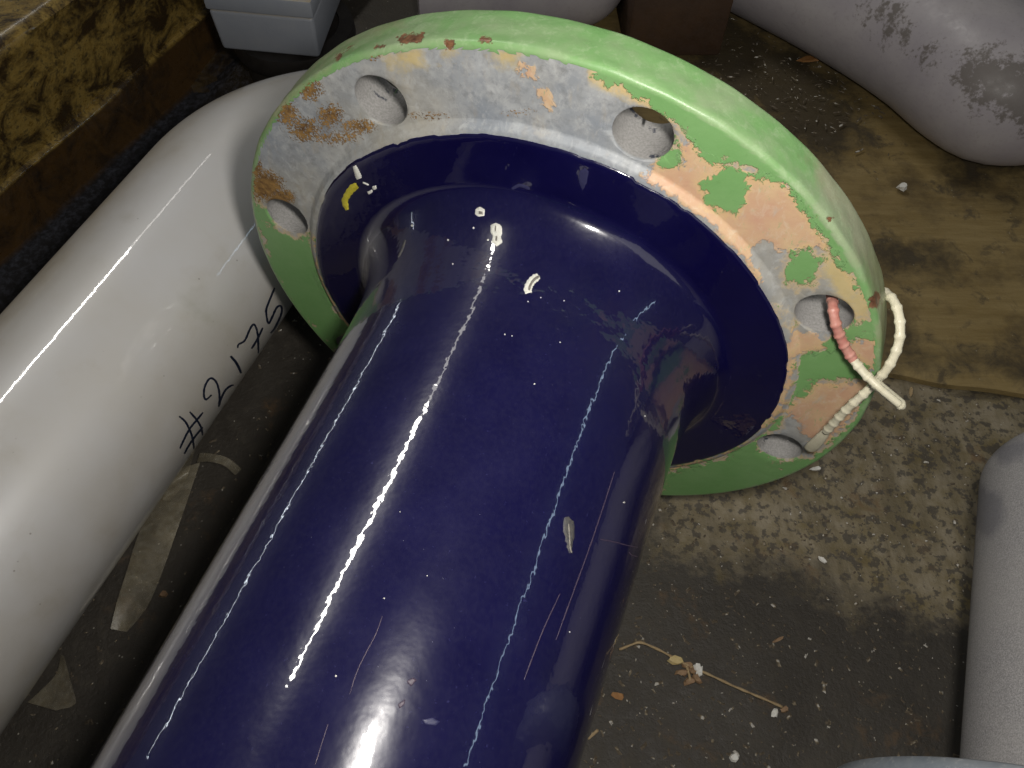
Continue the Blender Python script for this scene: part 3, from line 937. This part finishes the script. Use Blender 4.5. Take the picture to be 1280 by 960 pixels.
V, Fc = sweep(P[:k0], rt, 12, True, 0.45, up=-DF); mesh_obj('tongue', V, Fc, mt('tie'), tB)

# ------------------------------------------------------------------ white pipe with the hand-written number
RW, HW = 0.0472, 0.0507
k = RW / 0.05
PW = CAM + np.array([-0.24, 0.05, 0.0324 - 0.359]) * k
DW = np.array([math.sin(0.3744), math.cos(0.3744), 0.0])
PERP = np.array([DW[1], -DW[0], 0])
S0, S1 = -0.45, 0.262
RB = 0.062
path = [PW + DW * s for s in np.linspace(S0, S1, 70)]
cb = PW + DW * S1 + PERP * RB
for t in np.linspace(0, math.radians(50), 26)[1:]:
    path.append(cb - PERP * RB * math.cos(t) + DW * RB * math.sin(t))
tl = math.radians(50); Dn = DW * math.cos(tl) + PERP * math.sin(tl)
for s in (0.012, 0.024, 0.036): path.append(cb - PERP * RB * math.cos(tl) + DW * RB * math.sin(tl) + Dn * s)
white = thing('bent_pipe', 'glossy white enamelled pipe with a handwritten number lying beside the blue pipe', 'pipe', (PW[0], PW[1], 0))
V, Fc = hollow_sweep(path, RW, 0.004, 96)
px = project(V)
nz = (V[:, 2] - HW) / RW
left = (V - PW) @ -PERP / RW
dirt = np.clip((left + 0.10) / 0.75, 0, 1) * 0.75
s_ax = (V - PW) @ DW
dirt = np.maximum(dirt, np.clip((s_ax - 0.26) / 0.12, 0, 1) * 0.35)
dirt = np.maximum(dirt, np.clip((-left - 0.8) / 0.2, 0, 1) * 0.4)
smudge = sdfs(px, [[(222, 372), (250, 365), (272, 386), (262, 390), (240, 384)], [(295, 366), (305, 372), (304, 386), (297, 376)], [(50, 588), (60, 590), (58, 596)], [(240, 178), (250, 180), (246, 190)], [(150, 265), (165, 264), (160, 274)]])
wb = mesh_obj('pipe_body', V, Fc, mt('white'), white, attrs=dict(dirt=dirt, smudge=smudge), sharp=60)
WH = Surf(V, Fc)
c1 = lambda L: [(210 + x / 6.86, 440 + y / 6.86) for x, y in L]
c2 = lambda L: [(270 + x / 7.385, 350 + y / 7.385) for x, y in L]
glyphs = {
    'hash_mark': [c1([(95, 550), (150, 600), (195, 690), (215, 770), (224, 840)]), c1([(185, 512), (245, 580), (285, 650), (296, 715)]), c1([(102, 828), (130, 765), (185, 660), (250, 580), (300, 518)]), c1([(140, 872), (180, 800), (240, 715), (298, 645)])],
    'digit_two': [c1([(374, 368), (325, 408), (308, 370), (315, 300), (345, 240), (378, 226), (415, 260), (437, 330), (442, 400), (434, 470)]), c1([(434, 470), (455, 400), (490, 330), (530, 295), (562, 283)])],
    'digit_one': [c1([(535, 35), (580, 85), (610, 140), (628, 182)])],
    'digit_seven': [c2([(200, 628), (208, 595), (265, 558), (315, 450), (348, 410), (375, 455), (388, 540), (392, 675)]), c2([(328, 634), (380, 550), (432, 440)])],
    'digit_five': [c2([(542, 72), (505, 160), (470, 250), (455, 300)]), c2([(470, 245), (465, 320), (485, 400), (520, 340), (560, 255), (600, 240), (606, 300), (570, 390), (535, 455), (504, 490)])],
}
for nm, strokes in glyphs.items():
    allV = []; allF = []
    for st_ in strokes:
        rr = ribbon(WH, st_, 2.7 if nm != 'digit_one' else 3.4, 0.00006, 46, 0.7)
        if rr is None: print('stroke missed', nm); continue
        o_ = len(allV); allV += list(rr[0]); allF += [tuple(i + o_ for i in f) for f in rr[1]]
    mesh_obj(nm, allV, allF, mt('ink'), white)

# ------------------------------------------------------------------ oily steel channel on the left
A = at_z((0, 331), 0.003); B = at_z((230, 119), 0.003)
DC = (B - A); DC[2] = 0; DC /= np.linalg.norm(DC); UC = np.array([-DC[1], DC[0], 0])


def u_of(p, z): return (at_z(p, z) - A) @ UC


zL2 = 0.035
u2 = 0.5 * (u_of((60, 192), zL2) + u_of((200, 62), zL2))
zL1 = 0.107  # crest raised to block the door gap's light from the white pipe
u1 = u_of((30, 23), zL1)
prof = [(-0.075, 0.0010), (-0.075, 0.0032), (-0.030, 0.0034), (-0.004, 0.0036), (0.0, 0.005), (u2 * 0.5, 0.018), (u2 - 0.0004, zL2 - 0.003), (u2 + 0.0002, zL2 - 0.0012), (u2 + 0.0012, zL2 - 0.0002), (u2 + 0.0030, zL2 + 0.0004)]
for k in range(1, 9): prof.append((u2 + 0.003 + (u1 - 0.006 - u2 - 0.003) * k / 9, zL2 + 0.0005 + (zL1 - 0.003 - zL2) * k / 9 + 0.0035 * math.sin(math.pi * k / 9)))
prof += [(u1 - 0.0055, zL1 - 0.0036), (u1 - 0.0040, zL1 - 0.0019), (u1 - 0.002, zL1 - 0.0007), (u1, zL1 - 0.0001), (u1 + 0.003, zL1 + 0.0002), (u1 + 0.05, zL1 + 0.001), (u1 + 0.10, zL1), (u1 + 0.10, 0.0010)]
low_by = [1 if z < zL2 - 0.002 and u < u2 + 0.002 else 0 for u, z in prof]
sheet_by = [1 if z < 0.0045 and u < 0.001 else 0 for u, z in prof]
L0, L1 = -0.45, 0.62
endp = (at_z((310, 84), 0.0034) - A) @ DC
NS = 120
V = []; Fc = []; low = []; sh = []; ed = []
for i in range(NS):
    s = L0 + (L1 - L0) * i / (NS - 1)
    for j, (u, z) in enumerate(prof):
        ss = s
        if u < 0.0: ss = min(s, endp + (u + 0.004) * 0.25 * 0)   # the bottom plate stops short
        V.append(A * np.array([1, 1, 0]) + DC * ss + UC * (u + 0.0006 * math.sin(s * 50 + j)) + np.array([0, 0, z + (0.0004 * math.sin(s * 37 + j * 2) if z > 0.006 else 0)]))
        if u < -0.012:
            V[-1][2] += max(0.0, ss - (endp - 0.045)) * 0.27 + (0.004 + 0.1 * (u + 0.075) if ss > endp - 0.045 else 0.0) * min(1.0, (ss - endp + 0.045) / 0.02)
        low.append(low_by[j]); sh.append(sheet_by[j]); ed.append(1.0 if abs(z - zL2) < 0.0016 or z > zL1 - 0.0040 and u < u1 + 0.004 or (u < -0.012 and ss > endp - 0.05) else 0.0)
n = len(prof)
for i in range(NS - 1):
    for j in range(n):
        j2 = (j + 1) % n
        Fc.append((i * n + j, i * n + j2, (i + 1) * n + j2, (i + 1) * n + j))
Fc.append(tuple(range(n))); Fc.append(tuple((NS - 1) * n + j for j in range(n))[::-1])
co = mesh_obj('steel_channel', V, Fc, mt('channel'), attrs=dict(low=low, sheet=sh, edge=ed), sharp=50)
tag(co, 'oily rust-stained steel channel running along behind the white pipe', 'steel channel')

# ------------------------------------------------------------------ grey plastic box on a black drum
zb = 0.052
A_ = at_z((281, 61), zb); B_ = at_z((398, 72), zb)
ax = (B_ - A_); wid = np.linalg.norm(ax); ax /= wid; ay = np.array([-ax[1], ax[0], 0])
dep = 0.062; hgt = 0.036
jb = thing('junction_box', 'small blue-grey plastic box with a lid on a black drum', 'junction box', ((A_ + ax * wid / 2 + ay * dep / 2)))
cc = A_ + ax * wid / 2 + ay * dep / 2
UPZ = np.array([0, 0, 1.0])
V, Fc = bevel_box(cc + UPZ * hgt * 0.36, ax, ay, UPZ, wid / 2 + 0.002, dep / 2 + 0.002, hgt * 0.36, 0.0022, 3, 0.965); mesh_obj('box_body', V, Fc, mt('plasticbox'), jb, sharp=40)
V, Fc = bevel_box(cc + UPZ * (hgt * 0.72 + 0.0004 + hgt * 0.14), ax, ay, UPZ, wid / 2 + 0.0027, dep / 2 + 0.0027, hgt * 0.14, 0.0012, 2, 1.0); lid = mesh_obj('lid', V, Fc, mt('plasticbox'), jb, sharp=40)
lid['label'] = 'shallow blue-grey lid with beige dust on top'
V, Fc = bevel_box(cc + UPZ * (hgt * 1.0 + 0.0009) + ay * 0.012 - ax * 0.002, ax, ay, UPZ, wid / 2 - 0.012, dep / 2 - 0.014, 0.0012, 0.0004, 1, 1.0); mesh_obj('cover_plate', V, Fc, mt('boxtop'), jb, sharp=40)
cd = cc * np.array([1, 1, 0]) - ay * 0.001 + ax * 0.004
rd = 0.034
dr = thing('black_drum', 'black rubber drum standing under the grey plastic box', 'drum', cd)
V, Fc = lathe([(0.001, 0.0003), (rd - 0.002, 0.0003), (rd, 0.002), (rd, 0.012), (rd - 0.003, 0.015), (rd - 0.003, 0.046), (rd - 0.005, 0.0485), (0.001, 0.0485)], cd, (0, 0, 1), 72, True)
mesh_obj('drum_body', V, Fc, mt('black'), dr, sharp=50, fix=True)
V, Fc = lathe([(rd - 0.0035, 0.0395), (rd + 0.002, 0.040), (rd + 0.003, 0.044), (rd + 0.002, 0.0508), (rd - 0.006, 0.0515), (rd - 0.006, 0.0488)], cd, (0, 0, 1), 72, True)
mesh_obj('rim', V, Fc, mt('black'), dr, sharp=50)

# ------------------------------------------------------------------ grey pipes in the background, top right
def pix_path(L, z, n=70): return smooth_path([at_z(p_, z) for p_ in L], n)


P = pix_path([(600, -150), (700, -132), (800, -106), (903, -84), (1003, -40), (1099, 10), (1170, 54), (1226, 97), (1266, 114), (1325, 102), (1390, 54)], 0.0485, 110)
V, Fc = hollow_sweep(P, 0.0420, 0.005, 72)
px = project(V)
gr = sdfs(px, [[(1190, 80), (1230, 60), (1300, 90), (1300, 165), (1250, 140), (1205, 115)], [(1090, 15), (1125, 10), (1135, 45), (1110, 45)], [(1140, 60), (1165, 62), (1170, 80)]], 60)
gr[V[:, 2] < 0.045] = -60
eo = mesh_obj('curved_pipe', V, Fc, mt('elbow'), attrs=dict(grime=gr), sharp=60)
tag(eo, 'dirty pale grey curved pipe lying on the plywood board, blackened on top', 'pipe')
P = pix_path([(1225, -170), (1290, -105), (1350, -40), (1420, 40), (1500, 130)], 0.0560, 40)
V, Fc = hollow_sweep(P, 0.048, 0.005, 64)
eo = mesh_obj('straight_pipe', V, Fc, mt('white'), attrs=dict(dirt=np.full(len(V), 0.15), smudge=np.full(len(V), -40.)), sharp=60)
tag(eo, 'plain off-white pipe lying behind the curved grey pipe', 'pipe')
# blunt pipe end peeping over the flange
P = pix_path([(520, -28), (600, -32), (680, -36), (720, -38)], 0.0385, 30)
rr = np.full(30, 0.036)
tip = P[-1]; dr_ = (P[-1] - P[-2]); dr_ /= np.linalg.norm(dr_)
ext = [tip + dr_ * 0.036 * math.sin(t) for t in np.linspace(0, math.pi / 2 * 0.97, 12)[1:]]
er = [0.036 * math.cos(t) for t in np.linspace(0, math.pi / 2 * 0.97, 12)[1:]]
V, Fc = sweep(np.vstack([P, ext]), np.r_[rr, er], 48)
eo = mesh_obj('capped_pipe', V, Fc, mt('elbow'), attrs=dict(grime=np.full(len(V), -60.)), sharp=60)
tag(eo, 'pale grey round-ended pipe partly hidden behind the top of the green flange', 'pipe')
# dark timber block
b0 = at_z((897, 72), 0.0062)
V, Fc = bevel_box(b0 + np.array([-0.032, 0.03, 0.026]), (1, 0.05, 0), (-0.05, 1, 0), UPZ, 0.032, 0.03, 0.0259, 0.002, 2)
tag(mesh_obj('timber_block', V, Fc, mt('wood'), sharp=40), 'dark brown timber block under the curved grey pipe', 'wood block')

# ------------------------------------------------------------------ sandblasted grey pipe, lower right
rg, hg = 0.044, 0.0845
v = ray((1214, 740)); Nn = np.cross(DF, v); Nn /= np.linalg.norm(Nn)
if Nn[0] < 0: Nn = -Nn
yg = 0.12
xg = (rg - Nn[1] * yg - Nn[2] * (hg - CAMH)) / Nn[0]
PG = np.array([xg, yg, hg])
s_end = None
for s in np.linspace(0.0, 0.3, 301):
    q = project([PG + DF * s + UPZ * rg * 0.9])[0]
    if q[1] < 524: s_end = s; break
s_end = s_end or 0.1
s_fl = None
for s in np.linspace(0.1, -0.3, 401):
    q = project([PG + DF * s + UPZ * 0.0])[0]
    tp = project(np.array([PG + DF * s + 0.082 * (math.cos(a) * UPZ + math.sin(a) * np.array([-DF[1], DF[0], 0])) for a in np.linspace(0, 2, 40)]))
    if tp[:, 1].min() > 938 and tp[0, 1] > 938: s_fl = s; break
s_fl = (s_fl if s_fl is not None else -0.1) + 0.001
gp = thing('grey_pipe', 'sandblasted grey metal pipe with a rounded end and a blue-grey flange', 'pipe', (xg, yg, 0))
re = 0.013
prof = [(rg, s_fl - 0.25 + (s_end - re - s_fl + 0.25) * k / 40) for k in range(41)]
prof += [(rg - re + re * math.cos(t), s_end - re + re * math.sin(t)) for t in np.linspace(0, math.pi / 2, 10)[1:]]
prof += [(0.0005, s_end), (0.0005, s_fl - 0.25)]
V, Fc = lathe(prof, PG, DF, 96)
px = project(V)
gr = sdfs(px, [[(1212, 605), (1250, 615), (1258, 640), (1245, 672), (1220, 668)], [(1240, 560), (1290, 545), (1290, 575), (1250, 585)], [(1190, 500), (1215, 500), (1212, 760), (1190, 760)]], 40)
mesh_obj('pipe_body', V, Fc, mt('blasted'), gp, attrs=dict(grime=gr), fix=False, sharp=50)
Rf = 0.082
tf = 0.016
prof = [(rg - 0.001, s_fl), (Rf - 0.004, s_fl), (Rf - 0.0012, s_fl - 0.0012), (Rf, s_fl - 0.004), (Rf, s_fl - tf + 0.004), (Rf - 0.004, s_fl - tf), (rg - 0.001, s_fl - tf)]
V, Fc = lathe(prof, PG - UPZ * (hg - Rf) * 1.0, DF, 128)
mesh_obj('flange', V, Fc, mt('flangegrey'), gp, sharp=50)
PGf = PG
print('grey pipe', PG, s_end, s_fl)

# ------------------------------------------------------------------ scraps of clear film between the pipes
def film(name, label, outline_rows, zfun, n=14, m_=6):
    """rows: list of (left px, right px) down the strip"""
    L = smooth_path([(a[0], a[1], 0) for a, b in outline_rows], n)[:, :2]; R = smooth_path([(b[0], b[1], 0) for a, b in outline_rows], n)[:, :2]
    V = []; Fc = []
    for i in range(n):
        for j in range(m_):
            t = j / (m_ - 1); q = L[i] + (R[i] - L[i]) * t
            z = zfun(i / (n - 1), t)
            V.append(at_z(q, max(z, 0.0008)))
    V = np.array(V); top = len(V)
    V = np.vstack([V, V - np.array([0, 0, 0.0002])])
    for i in range(n - 1):
        for j in range(m_ - 1):
            f = (i * m_ + j, i * m_ + j + 1, (i + 1) * m_ + j + 1, (i + 1) * m_ + j)
            Fc.append(f); Fc.append(tuple(reversed([k + top for k in f])))
    o = mesh_obj(name, V, Fc, mt('film'))
    return tag(o, label, 'plastic film', 'scraps of clear film')


film('plastic_strip', 'long torn strip of dusty clear plastic film between the white and blue pipes', [((212, 590), (250, 578)), ((192, 625), (236, 620)), ((172, 670), (218, 672)), ((158, 715), (200, 722)), ((146, 752), (182, 762)), ((138, 786), (158, 790))], lambda s, t: 0.004 + 0.003 * math.sin(3 * s + 2 * t) + 0.002 * t)
film('plastic_curl', 'narrow curled band of clear plastic film beside the handwritten number', [((246, 578), (250, 566)), ((262, 577), (264, 567)), ((280, 582), (284, 572)), ((294, 594), (302, 586))], lambda s, t: 0.006 + 0.006 * math.sin(math.pi * s))
film('plastic_flap', 'folded triangular flap of clear plastic film below the white pipe', [((76, 818), (80, 820)), ((70, 842), (90, 858)), ((52, 862), (94, 880)), ((34, 878), (70, 888))], lambda s, t: 0.003 + 0.006 * s * (1 - s) + 0.003 * t)
film('plastic_wisp', 'crumpled wisp of yellowish plastic film tucked against the white pipe', [((240, 545), (246, 550)), ((224, 570), (240, 574)), ((212, 592), (232, 600)), ((196, 620), (212, 628))], lambda s, t: 0.009 + 0.004 * math.sin(9 * s + 4 * t))

# ------------------------------------------------------------------ dry stalk with husk clump
tw = thing('dry_stalk', 'thin dry plant stalk with a clump of husks lying on the dark floor', 'plant stalk', at_z((860, 840)))
P = pix_path([(774, 812), (790, 806), (802, 804), (830, 816), (860, 832), (900, 850), (940, 868), (978, 884)], 0.0016, 60)
P[:, 2] += 0.0007 * np.abs(np.sin(np.linspace(0, 9, 60)))
V, Fc = sweep(P, 0.00055 + 0.00012 * np.sin(np.linspace(0, 60, 60)), 8); mesh_obj('stem', V, Fc, mt('twig'), tw)
P = pix_path([(858, 832), (861, 842), (863, 851)], 0.002, 12); V, Fc = sweep(P, 0.0006, 8); mesh_obj('side_stem', V, Fc, mt('twig'), tw)


def flake(c, rx, ry, h, seed, rot=0.0, tilt=0.0):
    rg_ = np.random.default_rng(seed); n = 7
    V = []; Fc = []
    for z, k_ in ((0, 1.0), (h, 0.85)):
        for i in range(n):
            a = 2 * math.pi * i / n; q = 1 + rg_.normal(0, 0.24)
            x, y = rx * q * k_ * math.cos(a), ry * q * k_ * math.sin(a)
            V.append((c[0] + x * math.cos(rot) - y * math.sin(rot), c[1] + x * math.sin(rot) + y * math.cos(rot), c[2] + z + abs(tilt) * rx + x * tilt))
    for i in range(n): Fc.append((i, (i + 1) % n, n + (i + 1) % n, n + i))
    Fc.append(tuple(range(n))[::-1]); Fc.append(tuple(range(n, 2 * n)))
    return V, Fc


V, Fc = flake(at_z((844, 826), 0.0008), 0.0032, 0.0020, 0.0012, 1, -0.3, 0.2); mesh_obj('husk', V, Fc, mt('husk'), tw, smooth=False)
for i, (x, y, mm) in enumerate(((858, 832, 'husk2'), (866, 838, 'husk2'), (871, 848, 'husk2'), (852, 842, 'husk2'), (874, 840, 'chalk'), (872, 836, 'chalk'), (862, 852, 'husk2'))):
    V, Fc = flake(at_z((x, y), 0.0008 + 0.0006 * (i % 3)), 0.0022, 0.0014, 0.0009, 10 + i, i * 1.1, 0.35 * (-1) ** i); mesh_obj('husk', V, Fc, mt(mm), tw, smooth=False)
V, Fc = flake(at_z((980, 887), 0.0006), 0.0016, 0.0012, 0.0009, 31, 0.4, 0.2); mesh_obj('seed_head', V, Fc, mt('husk2'), tw, smooth=False)

# ------------------------------------------------------------------ crumbs
def crumb(name, label, p_, rx, ry, h, mat, seed, rot=0.0, z=0.0):
    V, Fc = flake(at_z(p_, z + 0.0003), rx * 0.8, ry * 0.8, h * 0.7, seed, rot, 0.08)
    o = mesh_obj(name, V, Fc, mt(mat), smooth=False)
    return tag(o, label, 'debris')


crumb('white_crumb', 'white lump lying on the plywood board near the curved pipe', (1127, 235), 0.0040, 0.0032, 0.004, 'chalk', 41, 0.3, 0.006)
crumb('white_crumb', 'elongated white flake on the floor just under the lower flange rim', (1019, 587), 0.0034, 0.0015, 0.002, 'chalk', 42, 0.2)
crumb('white_crumb', 'torn white flake beside the tip of the dry stalk', (968, 892), 0.0028, 0.0016, 0.001, 'chalk', 43, 0.9)
crumb('white_crumb', 'square white flake on the dark floor at the foot of the blue pipe', (918, 947), 0.0022, 0.0020, 0.0014, 'chalk', 44, 0.4)
crumb('white_crumb', 'pale flake on the mottled floor right of the flange', (1028, 700), 0.0026, 0.0014, 0.001, 'chalk', 45, -0.7)
crumb('rust_scrap', 'orange-brown scrap on the plywood board under the curved grey pipe', (1012, 76), 0.011, 0.004, 0.002, 'leafy', 46, 0.2, 0.006)
crumb('rust_scrap', 'small rusty leaf scrap on the floor against the blue barrel', (772, 870), 0.0040, 0.0022, 0.001, 'leafy', 47, -0.3)
crumb('straw_bit', 'pale splinter on the dark floor near the foot of the blue pipe', (742, 918), 0.0036, 0.0008, 0.0007, 'twig', 48, 0.7)
crumb('straw_bit', 'short tan splinter on the floor behind the cable tie tip', (1138, 491), 0.0040, 0.0009, 0.0008, 'twig', 49, 1.2)
crumb('brown_crumb', 'tan nut-like crumb on the floor between the white and blue pipes', (205, 743), 0.0022, 0.0019, 0.002, 'husk2', 50)
crumb('brown_crumb', 'pinkish splinter on the dark floor below the mottled patch', (972, 800), 0.0030, 0.0010, 0.0009, 'husk2', 51, 0.5)

# loose grit: uncountable
V = []; Fc = []
spots_ = []
for _ in range(2300):
    if random.random() < 0.75: q = at_z((random.uniform(690, 1230), random.uniform(470, 1000)))
    else: q = at_z((random.uniform(-40, 420), random.uniform(380, 1000)))
    spots_.append((q, 0.0))
for _ in range(500):
    spots_.append((at_z((random.gauss(1000, 70), random.gauss(100, 45)), 0.0062), 0.0062))
for q, z in spots_:
    a = random.uniform(0, 6.28); s_ = random.choice((0.0002, 0.00026, 0.00032, 0.00045, 0.0007)) * random.uniform(0.6, 1.2); el = random.uniform(1, 2.6 if z == 0 else 6)
    b0 = len(V); ca, sa = math.cos(a), math.sin(a)
    for (x, y) in ((-el, -0.6), (el * 0.8, -0.9), (el, 0.7), (-el * 0.6, 1)):
        V.append((q[0] + s_ * (x * ca - y * sa), q[1] + s_ * (x * sa + y * ca), z + 0.0001))
    V.append((q[0] + s_ * 0.2, q[1], z + 0.0001 + s_ * 0.9))
    for i in range(4): Fc.append((b0 + i, b0 + (i + 1) % 4, b0 + 4))
o = mesh_obj('grit', V, Fc, mt('grit'), smooth=False)
tag(o, 'loose pale grit and flakes scattered over the dark floor', 'grit'); o['kind'] = 'stuff'
